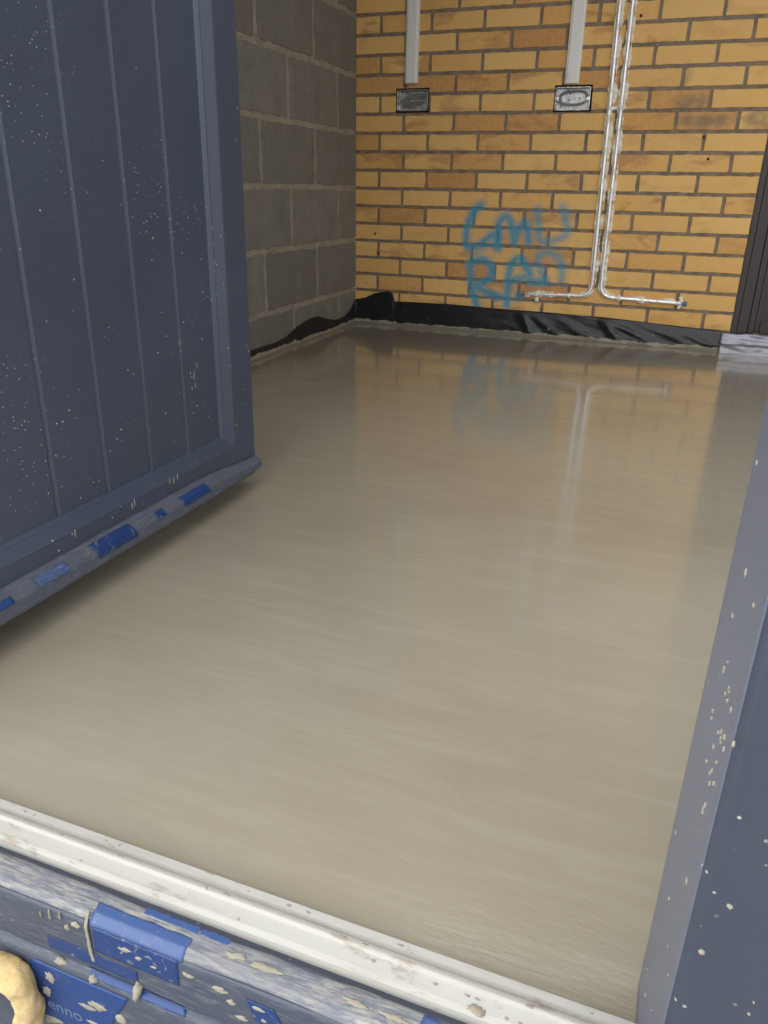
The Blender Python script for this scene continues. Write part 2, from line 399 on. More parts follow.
class WallMesh:
    """masonry: units with softened, slightly ragged arrises standing proud of a recessed mortar bed, all one mesh"""
    def __init__(s, to3): s.v = []; s.f = []; s.fm = []; s.t = []; s.sp = []; s.to3 = to3
    def vert(s, a, z, d, tint, sp_): s.v.append(s.to3(a, z, d)); s.t.append(tint); s.sp.append(sp_); return len(s.v)-1
    def patch(s, x0, x1, z0, z1, cell, depth, rag, tint, rough, mi, edge=True, rnd=0.0025, holes=()):
        nx = max(2, int((x1-x0)/cell)); nz = max(2, int((z1-z0)/cell))
        off = Vector((random.uniform(0, 50), 0, random.uniform(0, 50)))
        tilt = random.uniform(-0.0006, 0.0006)
        us = [0, rnd/(x1-x0)]+[k/nx for k in range(1, nx)]+[1-rnd/(x1-x0), 1] if edge else [k/nx for k in range(nx+1)]
        ws = [0, rnd/(z1-z0)]+[k/nz for k in range(1, nz)]+[1-rnd/(z1-z0), 1] if edge else [k/nz for k in range(nz+1)]
        hs = [h for h in holes if h[0] < x1 and h[1] > x0 and h[2] < z1 and h[3] > z0]
        for h in hs:
            us = sorted(us+[(q-x0)/(x1-x0) for q in h[:2] if x0+rnd < q < x1-rnd]); ws = sorted(ws+[(q-z0)/(z1-z0) for q in h[2:] if z0+rnd < q < z1-rnd])
        idx = []
        for j, w in enumerate(ws):
            row = []
            for i, u in enumerate(us):
                x = x0+(x1-x0)*u; z = z0+(z1-z0)*w
                if edge:
                    jx = noise.noise(Vector((x*40, z*40, 3.1))+off)*rag; jz = noise.noise(Vector((x*40, z*40, 9.7))+off)*rag
                    kx = 1 if (i < 2 or i > len(us)-3) else 0.3; kz = 1 if (j < 2 or j > len(ws)-3) else 0.3
                    xx, zz = x+jx*kx, z+jz*kz
                    on = (i in (0, len(us)-1)) or (j in (0, len(ws)-1))
                    d = depth+0.0012 if False else depth
                    d += noise.noise(Vector((x*55, z*55, 0))+off)*rough + tilt*u
                    if on: d = -0.008
                    elif i in (1, len(us)-2) or j in (1, len(ws)-2): d -= rnd*0.35
                else:
                    xx, zz = x, z; d = depth+noise.noise(Vector((x*30, z*30, 0)))*rough
                row.append(s.vert(xx, zz, d, tint, (spray(xx, zz), smear(xx, zz))))
            idx.append(row)
        for j in range(len(ws)-1):
            for i in range(len(us)-1):
                xm = x0+(x1-x0)*(us[i]+us[i+1])/2; zm = z0+(z1-z0)*(ws[j]+ws[j+1])/2
                if any(h[0] < xm < h[1] and h[2] < zm < h[3] for h in hs): continue
                s.f.append((idx[j][i], idx[j][i+1], idx[j+1][i+1], idx[j+1][i])); s.fm.append(mi)
    def quad(s, p4, mi):
        k = len(s.v)
        for a, z, d in p4: s.vert(a, z, d, (0.5, 0, 0), (0, 0))
        s.f.append((k, k+1, k+2, k+3)); s.fm.append(mi)
    def build(s, name, mats):
        ob = new_obj(name, s.v, s.f, None, mats=mats, fmat=s.fm, smooth=False)
        me = ob.data
        a = me.color_attributes.new('tint', 'FLOAT_COLOR', 'POINT'); b = me.color_attributes.new('spray', 'FLOAT_COLOR', 'POINT')
        fa = []; fb = []
        for t in s.t: fa += [t[0], t[1], t[2], 1]
        for t in s.sp: fb += [t[0], t[1], 0, 1]
        a.data.foreach_set('color', fa); b.data.foreach_set('color', fb)
        return ob

def area_overlap(r):
    return r[1] > GX0 and r[0] < GX1 and r[3] > GZ0 and r[2] < GZ1
random.seed(11)
XR = 1.688; TOPZ = 2.4
wm = WallMesh(lambda a, z, d: (a, -d, z))
# J_k = 1.28-0.075k is the centre of the k-th bed joint; count courses upward from below floor level
for k in range(-15, 18):
    zt = 1.28-0.075*k; zb = zt-0.075
    if zt > TOPZ+0.01: continue
    half = (k % 2 == 0)
    edges = [0.0]; x = 0.1125 if half else 0.225
    while x < XR-0.02: edges.append(x+random.uniform(-0.002, 0.002)); x += 0.225
    edges.append(XR+0.005)
    for i, (a, b) in enumerate(zip(edges, edges[1:])):
        x0 = a+0.005 if i else -0.01; x1 = b-0.005
        r = [(x0, x1, zb+0.005, zt-0.005)]
        tint = (random.random()**1.2, 1.0 if random.random() < 0.34 else (0.35 if random.random() < 0.4 else 0.0), 0)
        if k == 14 and 0.75 < a < 0.82: tint = (0.9, 1.0, 0)
        for q in r:
            cell = 0.0042 if area_overlap(q) else (0.018 if zt < 1.5 else 0.06)
            wm.patch(*q, cell, 0.0, 0.0024, tint, 0.0012, 0, holes=HOLES)
r = [(0.0, GX0, -0.05, 1.02), (GX0, GX1, -0.05, GZ0), (GX0, GX1, GZ0, GZ1), (GX0, GX1, GZ1, 1.02), (GX1, XR, -0.05, 1.02), (0.0, XR, 1.02, TOPZ)]
for h in HOLES: r = sum([minus([q], h) for q in r], [])
for q in r:
    cell = 0.0042 if area_overlap(q) and q[2] >= GZ0-1e-6 and q[3] <= GZ1+1e-6 else 0.03
    wm.patch(*q, cell, -0.0036, 0, (0.5, 0, 0), 0.0012, 1, edge=False)
for x0, x1, z0, z1 in HOLES:      # the cut-out pockets the boxes sit in
    D = -0.05; y = 0.0
    wm.quad([(x0, z0, D), (x1, z0, D), (x1, z1, D), (x0, z1, D)], 2)
    for p4 in ([(x0, z0, y), (x1, z0, y), (x1, z0, D), (x0, z0, D)], [(x0, z1, y), (x1, z1, y), (x1, z1, D), (x0, z1, D)],
               [(x0, z0, y), (x0, z1, y), (x0, z1, D), (x0, z0, D)], [(x1, z0, y), (x1, z1, y), (x1, z1, D), (x1, z0, D)]): wm.quad(p4, 2)
# solid body behind: back face and reveal at the frame side
wm.quad([(-0.15, -0.05, -0.22), (XR, -0.05, -0.22), (XR, TOPZ, -0.22), (-0.15, TOPZ, -0.22)], 1)
wm.quad([(XR, -0.05, -0.003), (XR, -0.05, -0.22), (XR, TOPZ, -0.22), (XR, TOPZ, -0.003)], 1)
wb = wm.build('wall_back', [M_BRICK, M_MORTAR, M_CAV])
tag(wb, 'yellow facing brick wall with blue spray-painted letters', 'wall', 'structure')

for x, z in ((1.462, 0.811), (1.490, 0.734), (1.168, 1.225), (0.118, 0.325), (0.098, 0.41)):      # old drill holes
    bm = bmesh.new(); tube(bm, [(x, 0.004, z), (x, -0.0022, z)], lambda t: 0.0050+0.0004*t, 14, 0.25, 300)
    from_bm('drill_hole', bm, M_CAV, wb)
# ------------------------------------------------------------------ left wall of grey blocks
random.seed(5)
lw = WallMesh(lambda a, z, d: (d, -a, z))
for k in range(-15, 19, 3):
    zt = 1.28-0.075*k; zb = zt-0.225
    if zt > TOPZ+0.12: continue
    zt = min(zt, TOPZ)
    offs = 0.425 if ((k//3) % 2 == 0) else 0.2
    edges = [-0.02, offs] if offs < 0.3 else [-0.02, offs]
    while edges[-1] < 3.0: edges.append(edges[-1]+0.45)
    edges[-1] = 3.08
    for a, b in zip(edges, edges[1:]):
        if b-a < 0.03: continue
        lw.patch(a+0.009, b-0.009, zb+0.009, zt-0.009, 0.02 if a < 1.4 and zb < 1.5 else 0.06, 0.0, 0.008, (random.random(), 0, 0), 0.0016, 0, rnd=0.003)
lw.patch(0.0, 3.08, -0.05, TOPZ, 0.02, -0.0034, 0, (0.5, 0, 0), 0.0012, 1, edge=False)
lw.quad([(-0.2, -0.05, -0.14), (3.08, -0.05, -0.14), (3.08, TOPZ, -0.14), (-0.2, TOPZ, -0.14)], 1)
wl = lw.build('wall_left', [M_BLOCK, M_BMORT]); tag(wl, 'grey concrete block wall with smeared mortar joints', 'wall', 'structure')

# ------------------------------------------------------------------ rest of the shell
FY = -3.078
bm = bmesh.new(); box(bm, -0.02, 3.3, FY-0.002, 0.03, -0.06, 0.0)
fl = from_bm('floor', bm, M_FLOOR); tag(fl, 'freshly poured wet screed floor', 'floor', 'structure')
bm = bmesh.new(); box(bm, -0.15, 0.80, -3.4, 0.2, 2.4, 2.52); box(bm, 3.0, 3.45, -3.4, 0.2, 2.4, 2.52)
box(bm, 0.80, 3.0, -1.4, 0.2, 2.4, 2.52); box(bm, 0.80, 3.0, -3.4, -2.9, 2.4, 2.52); tag(from_bm('ceiling', bm, M_PLASTER), 'plain ceiling with a rooflight opening added to light the room', 'ceiling', 'structure')  # rooflight gap is added to let sky light in
bm = bmesh.new(); box(bm, 3.3, 3.42, -3.18, -2.5, -0.06, 2.4); box(bm, 3.3, 3.42, -1.2, 0.2, -0.06, 2.4); box(bm, 3.3, 3.42, -2.5, -1.2, -0.06, 0.1); box(bm, 3.3, 3.42, -2.5, -1.2, 2.1, 2.4); tag(from_bm('wall_right', bm, M_PLASTER), 'plain wall on the right of the room with a wide opening added for light', 'wall', 'structure')  # unseen side opening, added to light the left wall and leaf
bm = bmesh.new()          # front wall with the door opening and an unseen opening added for light
box(bm, -0.15, 0.55, -3.2, -3.08, -0.3, 2.4); box(bm, 0.55, 1.66, -3.2, -3.08, 2.12, 2.4); box(bm, 1.66, 1.75, -3.17, -3.08, -0.3, 2.4)
box(bm, 1.75, 3.15, -3.17, -3.08, 2.1, 2.4); box(bm, 1.75, 3.15, -3.17, -3.08, -0.3, 0.15); box(bm, 3.15, 3.42, -3.2, -3.08, -0.3, 2.4)
box(bm, 0.55, 1.66, -3.155, -3.085, -0.3, -0.261)
tag(from_bm('wall_front', bm, M_RENDER), 'outer wall around the doorway', 'wall', 'structure')
bm = bmesh.new(); box(bm, -4, 7, -10, -3.0, -0.34, -0.3); tag(from_bm('ground', bm, M_GROUND), 'paved ground outside the doorway', 'ground', 'structure')

# dark brown frame beside the brick wall
d2 = empty('door_2', (1.69, 0.04, 0.0), 'dark brown frame and panel at the right end of the brick wall', 'door', 'structure')
bm = bmesh.new()
prism(bm, [(1.688, 0.10), (1.688, 0.002), (1.712, 0.002), (1.715, 0.010), (1.752, 0.010), (1.757, 0.020), (1.778, 0.020), (1.782, 0.034), (1.80, 0.10)], 'y', 0, 1) if False else None
def zprism(bm, prof, z0, z1):
    a = [bm.verts.new((x, y, z0)) for x, y in prof]; b = [bm.verts.new((x, y, z1)) for x, y in prof]; k = len(prof)
    for i in range(k): bm.faces.new((a[i], a[(i+1) % k], b[(i+1) % k], b[i]))
    bm.faces.new(a[::-1]); bm.faces.new(b)
zprism(bm, [(1.690, 0.12), (1.690, 0.004), (1.710, 0.004), (1.714, 0.012), (1.750, 0.012), (1.756, 0.022), (1.776, 0.022), (1.781, 0.040), (1.80, 0.040), (1.80, 0.12)], 0.078, 2.3)
from_bm('frame_post', bm, M_BROWN, d2)
bm = bmesh.new(); zprism(bm, [(1.80, 0.12), (1.80, 0.036), (1.86, 0.036), (1.868, 0.048), (2.60, 0.048), (2.60, 0.12)], 0.13, 2.3); from_bm('door_panel', bm, M_BROWN, d2)
bm = bmesh.new(); box(bm, 1.80, 3.3, 0.025, 0.12, 0.078, 0.13); from_bm('bottom_rail', bm, M_BROWN, d2)
bm = bmesh.new(); box(bm, 2.60, 3.3, 0.03, 0.12, 0.13, 2.3); box(bm, 1.69, 3.3, 0.004, 0.12, 2.3, 2.4); from_bm('side_panel', bm, M_BROWN, d2)
bm = bmesh.new(); box(bm, 1.69, 3.3, 0.03, 0.2, -0.05, 0.078); tag(from_bm('wall_back_plinth', bm, M_PLASTER), 'low upstand under the dark brown frame', 'wall', 'structure')

# ------------------------------------------------------------------ threshold and sill
SILL0, SILL1 = 0.56, 1.66
bm = bmesh.new()
prism(bm, [(-3.079, -0.05), (-3.079, 0.013), (-3.0805, 0.0155), (-3.0875, 0.0155), (-3.089, 0.010), (-3.092, 0.010), (-3.0930, 0.0145), (-3.0955, 0.0145), (-3.0970, 0.0175), (-3.0990, 0.0175),
           (-3.1005, 0.0135), (-3.1130, 0.0120), (-3.1160, 0.0110), (-3.1170, 0.0085), (-3.1170, -0.05)], 'x', 0.60, 1.56)
t1 = from_bm('trim_1', bm, M_WHITE); tag(t1, 'white ribbed threshold strip smeared with dried screed', 'threshold', 'structure')
sill = empty('trim_2', (1.1, -3.14, -0.26), 'anthracite door sill under scuffed film with blue printed patches', 'sill', 'structure')
PROF = [(-3.1173, -0.001), (-3.1225, -0.001), (-3.1250, 0.0035), (-3.1300, 0.0033), (-3.145, 0.0005), (-3.1505, -0.004), (-3.1525, -0.010), (-3.1530, -0.040),
        (-3.1530, -0.062), (-3.1515, -0.0650), (-3.1515, -0.0670), (-3.1550, -0.0685), (-3.1572, -0.0710), (-3.1580, -0.0750), (-3.1580, -0.168), (-3.1580, -0.260)]
bm = bmesh.new(); prism(bm, PROF+[(-3.09, -0.260), (-3.09, -0.052), (-3.1173, -0.052)], 'x', SILL0, SILL1)
from_bm('sill_body', bm, M_JAMB, sill)
def arc(prof):
    L = [0.0]
    for a, b in zip(prof, prof[1:]): L.append(L[-1]+math.dist(a, b))
    return L
def ribbon(name, prof, s0, s1, a0, a1, axis, m, parent, off=0.0005, skew=0.0, na=30, ns=14, ragged=0.0012, side=1):
    """a thin printed patch that follows a moulding's profile between two arc lengths"""
    L = arc(prof); V = []; Fc = []
    def at(s_):
        s_ = max(0, min(L[-1]-1e-6, s_))
        for i in range(len(prof)-1):
            if L[i] <= s_ <= L[i+1]:
                t = (s_-L[i])/(L[i+1]-L[i]); p_, q = prof[i], prof[i+1]
                d = Vector((q[0]-p_[0], q[1]-p_[1])).normalized(); nn = Vector((-d.y, d.x))*side
                return p_[0]+(q[0]-p_[0])*t+nn.x*off, p_[1]+(q[1]-p_[1])*t+nn.y*off
    for j in range(ns+1):
        for i in range(na+1):
            u = i/na; w = j/ns
            rg = ragged*noise.noise(Vector((u*9, w*9, a0*31+s0*77)))
            s_ = s0+(s1-s0)*w+(rg if j in (0, ns) else 0)
            a = a0+(a1-a0)*u+skew*(w-0.5)+(rg*1.2 if i in (0, na) else 0)
            p_, q = at(s_)
            V.append((a, p_, q) if axis == 'x' else (p_, a, q))
    for j in range(ns):
        for i in range(na):
            k = j*(na+1)+i; Fc.append((k, k+1, k+na+2, k+na+1))
    ob = new_obj(name, V, Fc, m, parent, smooth=True)
    so = ob.modifiers.new('thickness', 'SOLIDIFY'); so.thickness = 0.0003; so.offset = 0
    return ob
LP = arc(PROF)
# film over the nosing (dusty) and over the faces below it
ribbon('nosing_film', PROF, LP[2], LP[5], SILL0+0.01, 1.645, 'x', M_FILM_NOSE, sill, 0.0004, side=-1, na=160, ns=10, ragged=0.003)
ribbon('face_film', PROF, LP[5]+0.0005, LP[-1]-0.002, SILL0+0.01, 1.645, 'x', M_FILM_SILL, sill, 0.0004, side=-1, na=160, ns=60)
def zs(z):    # arc length of the profile where it falls to height z
    for i in range(4, len(PROF)-1):
        if PROF[i][1] >= z >= PROF[i+1][1]: return LP[i]+(LP[i+1]-LP[i])*(PROF[i][1]-z)/(PROF[i][1]-PROF[i+1][1])
def patch(s0, s1, a0, a1, m=M_BLUE, off=0.0010, **k): return ribbon('blue_print_patch', PROF, s0, s1, a0, a1, 'x', m, sill, off, side=-1, **k)
patch(LP[3]+0.006, zs(-0.007), 1.060, 1.158, M_BLUE_L)
pA = patch(zs(-0.0072), zs(-0.0360), 1.064, 1.153)
patch(zs(-0.041), zs(-0.057), 1.008, 1.108, M_BLUE)
patch(zs(-0.0625), zs(-0.0705), 1.053, 1.156, M_BLUE_P, skew=0.004)
patch(LP[2]+0.0003, LP[3]+0.0010, 1.104, 1.160, M_BLUE_L)
patch(LP[2]+0.0003, LP[3]+0.0010, 1.162, 1.190, M_BLUE_L)
pE = patch(LP[2]+0.001, zs(-0.030), 1.365, 1.455, M_BLUE_L)
pO = patch(zs(-0.018), zs(-0.046), 1.225, 1.252, M_BLUE, skew=0.012)
pL = patch(zs(-0.0765), zs(-0.163), 0.965, 1.076, M_BLUE_P, skew=-0.045)
def lettering(txt, size, loc, rot, m, parent, extr=0.0001, slant=0.0):
    cu = bpy.data.curves.new('lettering', 'FONT'); cu.body = txt; cu.size = size; cu.extrude = extr; cu.shear = slant; cu.align_x = 'CENTER'; cu.offset = 0.0003
    cu.materials.append(m)
    ob = bpy.data.objects.new('lettering', cu); COL.objects.link(ob)
    ob.location = loc; ob.rotation_euler = rot
    bpy.context.view_layer.update()
    ob.parent = parent
    o_ = parent.location if parent.parent is None else parent.parent.location
    ob.matrix_parent_inverse = parent.matrix_world.inverted()
    return ob
bpy.context.view_layer.update()
lettering('enno', 0.021, (1.016, -3.1594, -0.141), (math.radians(90), 0, math.radians(0)), M_LETTER, pL)
lettering('minmin', 0.018, (1.412, -3.1548, -0.020), (math.radians(90), 0, 0), M_LETTER_W, pE)

# dried splashes of screed on the sill
def blob(bm, c_, rx, rz, nrm, th, seedv):
    """irregular low mound on a face with normal nrm"""
    nrm = Vector(nrm).normalized(); ax = Vector((1, 0, 0)) if abs(nrm.x) < 0.8 else Vector((0, 1, 0)); az = nrm.cross(ax).normalized(); ax = az.cross(nrm)
    c_ = Vector(c_); rings = []
    for h, k in ((1.0, -0.0004), (0.92, th*0.55), (0.62, th*0.95)):
        ring = []
        for i in range(18):
            a = 2*math.pi*i/18
            w = 1+0.6*noise.noise(Vector((math.cos(a)*1.6, math.sin(a)*1.6, seedv)))+0.6*noise.noise(Vector((math.cos(a)*4, math.sin(a)*4, seedv+9)))
            ring.append(bm.verts.new(c_+ax*math.cos(a)*rx*h*w+az*math.sin(a)*rz*h*w+nrm*k))
        rings.append(ring)
    top = bm.verts.new(c_+nrm*th*1.05)
    for r1, r2 in zip(rings, rings[1:]):
        for i in range(18): bm.faces.new((r1[i], r1[(i+1) % 18], r2[(i+1) % 18], r2[i]))
    for i in range(18): bm.faces.new((rings[-1][i], rings[-1][(i+1) % 18], top))
bm = bmesh.new(); random.seed(21)
tube(bm, resample(smooth_path([(1.056, -3.146, 0.003), (1.0575, -3.1535, -0.006), (1.0585, -3.1545, -0.02), (1.0585, -3.1545, -0.034), (1.0600, -3.1545, -0.050)], 6), 0.002), lambda t: 0.0016+0.0004*t, 8, 0.3, 200, flat=0.6)
for (x, z, rx, rz) in [(1.045, -0.012, 0.006, 0.005), (1.034, -0.020, 0.0035, 0.004), (1.028, -0.008, 0.0012, 0.006), (1.016, -0.012, 0.0014, 0.008), (1.005, -0.016, 0.001, 0.005),
                       (1.098, -0.018, 0.008, 0.003), (1.112, -0.022, 0.004, 0.003), (1.128, -0.025, 0.004, 0.002), (1.164, -0.018, 0.006, 0.003), (1.195, -0.020, 0.010, 0.004), (1.205, -0.030, 0.006, 0.004),
                       (1.232, -0.024, 0.007, 0.0022), (1.236, -0.036, 0.003, 0.002), (1.285, -0.020, 0.009, 0.003), (1.275, -0.03, 0.006, 0.002), (1.30, -0.014, 0.005, 0.002), (1.215, -0.045, 0.008, 0.003)]:
    blob(bm, (x, -3.1536, z), rx*0.75, rz*0.75, (0, -1, 0), 0.0012, x*37)
for (x, z, rx, rz) in [(1.005, -0.094, 0.006, 0.008), (0.997, -0.118, 0.006, 0.007), (1.058, -0.106, 0.011, 0.006), (1.046, -0.114, 0.009, 0.004), (1.085, -0.112, 0.005, 0.007), (1.030, -0.158, 0.016, 0.004), (1.05, -0.135, 0.008, 0.003),
                       (0.965, -0.150, 0.018, 0.010), (0.985, -0.163, 0.02, 0.006), (0.950, -0.128, 0.010, 0.006)]:
    blob(bm, (x, -3.1585, z), rx, rz, (0, -1, 0), 0.0016, x*31)
blob(bm, (1.108, -3.156, -0.063), 0.0035, 0.0080, (0, -1, 0.5), 0.004, 2.2)
blob(bm, (1.058, -3.1575, -0.071), 0.0040, 0.0045, (0, -1, 0.3), 0.003, 4.2)
blob(bm, (1.020, -3.1555, -0.069), 0.007, 0.003, (0, -1, 0.5), 0.002, 5.2)
for x in (1.20, 1.226, 1.236, 1.31, 1.345): blob(bm, (x, -3.137, 0.0036), 0.010, 0.0025, (0, -0.25, 1), 0.001, x*19)
sp_o = from_bm('dried_splash', bm, M_SPLAT, sill, smooth=True); sp_o['kind'] = 'stuff'
bm = bmesh.new(); random.seed(3)
for (x, y) in [(1.402, -3.1120), (1.406, -3.1135)]: blob(bm, (x, y, 0.0118), 0.0055, 0.003, (0, 0, 1), 0.002, x*50)
for k in range(26):
    x = random.uniform(0.9, 1.5); y = random.choice([-3.0982, -3.0942, -3.105, -3.111, -3.085])
    zt = {-3.0982: 0.0173, -3.0942: 0.0143, -3.105: 0.0130, -3.111: 0.0120, -3.085: 0.0153}[y]
    blob(bm, (x, y, zt), random.uniform(0.0008, 0.004), random.uniform(0.0006, 0.0014), (0, 0, 1), 0.0008, k)
o_ = from_bm('dried_crumbs', bm, mat('grey_crumb', 0.9, color=(0.30, 0.25, 0.19)), t1, smooth=True); o_['kind'] = 'stuff'

# ------------------------------------------------------------------ right door frame
fr = empty('door_frame', (1.57, -3.11, -0.05), 'anthracite outer door frame speckled with screed', 'door frame', 'structure')
bm = bmesh.new()
zprism(bm, [(1.523, -3.035), (1.523, -3.182), (1.526, -3.186), (1.70, -3.186), (1.70, -3.12), (1.60, -3.12), (1.60, -3.035)], -0.17, 2.12)
from_bm('jamb', bm, M_JAMB, fr, bevel=0.0015)
bm = bmesh.new(); box(bm, 1.5222, 1.5232, -3.1810, -3.0360, -0.16, 2.05); from_bm('lit_reveal_strip', bm, M_REVEAL, fr)  # thin added strip whose lighter colour paints light onto the reveal
bm = bmesh.new(); zprism(bm, [(0.55, -3.18), (0.60, -3.18), (0.60, -3.05), (0.55, -3.05)], -0.17, 2.12); from_bm('jamb', bm, M_JAMB, fr, bevel=0.002)
bm = bmesh.new(); box(bm, 0.60, 1.523, -3.18, -3.05, 2.06, 2.12); from_bm('head', bm, M_JAMB, fr, bevel=0.002)

# ------------------------------------------------------------------ open door leaf, square to the opening
XL = 0.660; LT = 0.058; Y0, Y1 = -3.045, -2.143; Z0, Z1 = 0.036, 2.03
LEAF0 = Vector((XL, Y0, Z0))
leaf = empty('door_1', (XL, Y0, Z0), 'anthracite boarded door leaf standing open into the room', 'door', 'structure')
XP = XL-0.020     # recessed panel face
YA, YB = -2.223, -2.249   # moulding at the closing stile: outer, inner
HA, HB = Y0+0.08, Y0+0.106
ZA, ZB = 0.115, 0.141
ZTA, ZTB = 1.90, 1.874
bm = bmesh.new(); box(bm, XL-LT, XL, YA, Y1, Z0, Z1); from_bm('closing_stile', bm, M_LEAF, leaf, bevel=0.003, seg=3)
bm = bmesh.new(); box(bm, XL-LT, XL, Y0, HA, Z0, Z1); from_bm('hinge_stile', bm, M_LEAF, leaf, bevel=0.003, seg=3)
bm = bmesh.new(); box(bm, XL-LT, XL, HA, YA, Z0, ZA); from_bm('bottom_rail', bm, M_LEAF, leaf)
bm = bmesh.new(); box(bm, XL-LT, XL, HA, YA, ZTA, Z1); from_bm('top_rail', bm, M_LEAF, leaf)
# bead moulding: mitred frame, gentle slope then a steep round to the panel
bm = bmesh.new()
steps = [(0.0, XL-0.0005), (0.06, XL-0.0003), (0.10, XL-0.0015), (0.72, XL-0.0115), (0.80, XL-0.0118), (0.92, XL-0.0165), (0.97, XL-0.0195), (1.0, XP-0.003)]
loops = []
for t, x in steps:
    ya = YA+(YB-YA)*t; yb = HA+(HB-HA)*t; za = ZA+(ZB-ZA)*t; zb_ = ZTA+(ZTB-ZTA)*t
    loops.append([bm.verts.new((x, yb, za)), bm.verts.new((x, ya, za)), bm.verts.new((x, ya, zb_)), bm.verts.new((x, yb, zb_))])
for a, b in zip(loops, loops[1:]):
    for i in range(4): bm.faces.new((a[i], a[(i+1) % 4], b[(i+1) % 4], b[i]))
bk = [bm.verts.new((XL-LT+0.004, v.co.y, v.co.z)) for v in loops[0]]; bk2 = [bm.verts.new((XL-LT+0.004, v.co.y, v.co.z)) for v in loops[-1]]
for i in range(4):
    bm.faces.new((loops[0][i], loops[0][(i+1) % 4], bk[(i+1) % 4], bk[i])); bm.faces.new((loops[-1][i], loops[-1][(i+1) % 4], bk2[(i+1) % 4], bk2[i]))
    bm.faces.new((bk[i], bk[(i+1) % 4], bk2[(i+1) % 4], bk2[i]))
from_bm('panel_moulding', bm, M_LEAF, leaf)
# boarded panel with V grooves
gro = [YB-0.107*1.0-0.0*k for k in range(1)]
gy = [-2.359, -2.471, -2.585, -2.698, -2.811, -2.924]
prof = [(YB+0.002, XP)]
for g in gy: prof += [(g+0.0060, XP), (g+0.0050, XP-0.0010), (g+0.0002, XP-0.0056), (g-0.0010, XP-0.0056), (g-0.0030, XP-0.0006), (g-0.0044, XP)]
prof += [(HB-0.002, XP), (HB-0.002, XP-0.02), (YB+0.002, XP-0.02)]
bm = bmesh.new(); zprism(bm, [(x, y) for y, x in prof], ZB-0.002, ZTB+0.002); from_bm('boarded_panel', bm, M_LEAF, leaf)
# weather bar at the foot, wrapped in film
BAR = [(XL+0.0005, 0.0915), (XL+0.005, 0.0912), (XL+0.0215, 0.0800), (XL+0.0235, 0.0775), (XL+0.0245, 0.0740), (XL+0.0245, 0.0575), (XL+0.0235, 0.0540), (XL+0.020, 0.0510), (XL+0.0005, 0.0505)]
bm = bmesh.new(); rings = []
cx, cz = XL+0.004, 0.071
ys = [(-3.03, 1.0)]+[(-3.03+k*0.012, 1.0) for k in range(1, 72)]+[(-2.160, 0.98), (-2.152, 0.90), (-2.146, 0.80), (-2.142, 0.6)]
for y, k in ys:
    wob = 0.0013*noise.noise(Vector((0, y*28, 0)))
    t_ = max(0.0, min(1.0, (y+2.36)/0.20)); k2 = 1-0.36*t_*t_*(3-2*t_)
    rings.append([bm.verts.new((cx+(x-cx)*k*(0.5+0.5*k2)+(wob if x > XL+0.002 else 0), y, 0.054+(cz+(z-cz)*k-0.054)*k2+(0.8*wob if z > 0.08 else 0))) for x, z in BAR])
for a, b in zip(rings, rings[1:]):
    for i in range(len(BAR)): bm.faces.new((a[i], a[(i+1) % len(BAR)], b[(i+1) % len(BAR)], b[i]))
bm.faces.new(rings[0][::-1]); bm.faces.new(rings[-1])
bar = from_bm('weather_bar', bm, M_FILM_BAR, leaf, smooth=False)
LB = arc(BAR)
def bpatch(f0, f1, a0, a1, m=M_BLUE, skew=0.0):
    return ribbon('blue_print_patch', BAR, LB[-1]*f0, LB[-1]*f1, a0, a1, 'y', m, bar, 0.0016, skew=skew, na=30, ns=14, side=1)
bpatch(0.14, 0.50, -2.675, -2.582, M_BLUE, 0.006)
bpatch(0.20, 0.46, -2.445, -2.362, M_BLUE_P, 0.004)
bpatch(0.22, 0.40, -2.520, -2.498, M_BLUE)
bpatch(0.18, 0.40, -2.795, -2.735, film('faint_blue_print', 'y', (0.05, 0.085, 0.20), (0.28, 0.32, 0.42), 0.48))
bpatch(0.26, 0.40, -2.95, -2.842, M_BLUE_P)
leaf.rotation_euler = (-0.013, 0, 0); leaf.location.z += 0.003
# screed crumbs and scrapes on the leaf
bm = bmesh.new(); random.seed(9)
for k in range(70):
    y = random.uniform(-3.0, -2.17); z = 0.06+abs(random.gauss(0, 0.28))
    x = XL if (y > YA or z < ZA) else XP
    if ZA <= z <= ZB+0.004 or YB-0.004 < y < YA+0.004 or z > 1.2 or z < 0.105: continue
    if x == XP and any(abs(y-g) < 0.009 for g in gy): continue
    blob(bm, (x+0.0002, y, z), random.uniform(0.0007, 0.0019), random.uniform(0.0007, 0.0022), (1, 0, 0), 0.0008, k)
for (y, z) in [(-2.548, 0.112), (-2.555, 0.108), (-2.448, 0.116), (-2.436, 0.113), (-2.424, 0.117), (-2.69, 0.112)]: blob(bm, (XL+0.0002, y, z), 0.0012, 0.006, (1, 0, 0), 0.0006, y*9)
for k in range(7): blob(bm, (XP+0.0002, random.gauss(-2.322, 0.008), random.gauss(0.262, 0.022)), 0.0007, random.uniform(0.002, 0.006), (1, 0, 0), 0.0003, k+40)
o_ = from_bm('screed_specks', bm, M_SPLAT, leaf, smooth=True); o_['kind'] = 'stuff'; o_.matrix_parent_inverse = Matrix.Translation(-LEAF0)
bm = bmesh.new()
for (u_, w_) in [(0, 0)]: pass
for k in range(60):
    z = random.uniform(-0.02, 0.55); sc2 = 0.0006+0.0016*random.random()**2
    if random.random() < 0.35: blob(bm, (1.5221, random.uniform(-3.17, -3.05), z), sc2, sc2*1.2, (-1, 0, 0), 0.0008, k)
    else: blob(bm, (random.uniform(1.53, 1.68), -3.1863, z*0.7), sc2, sc2, (0, -1, 0), 0.0008, k)
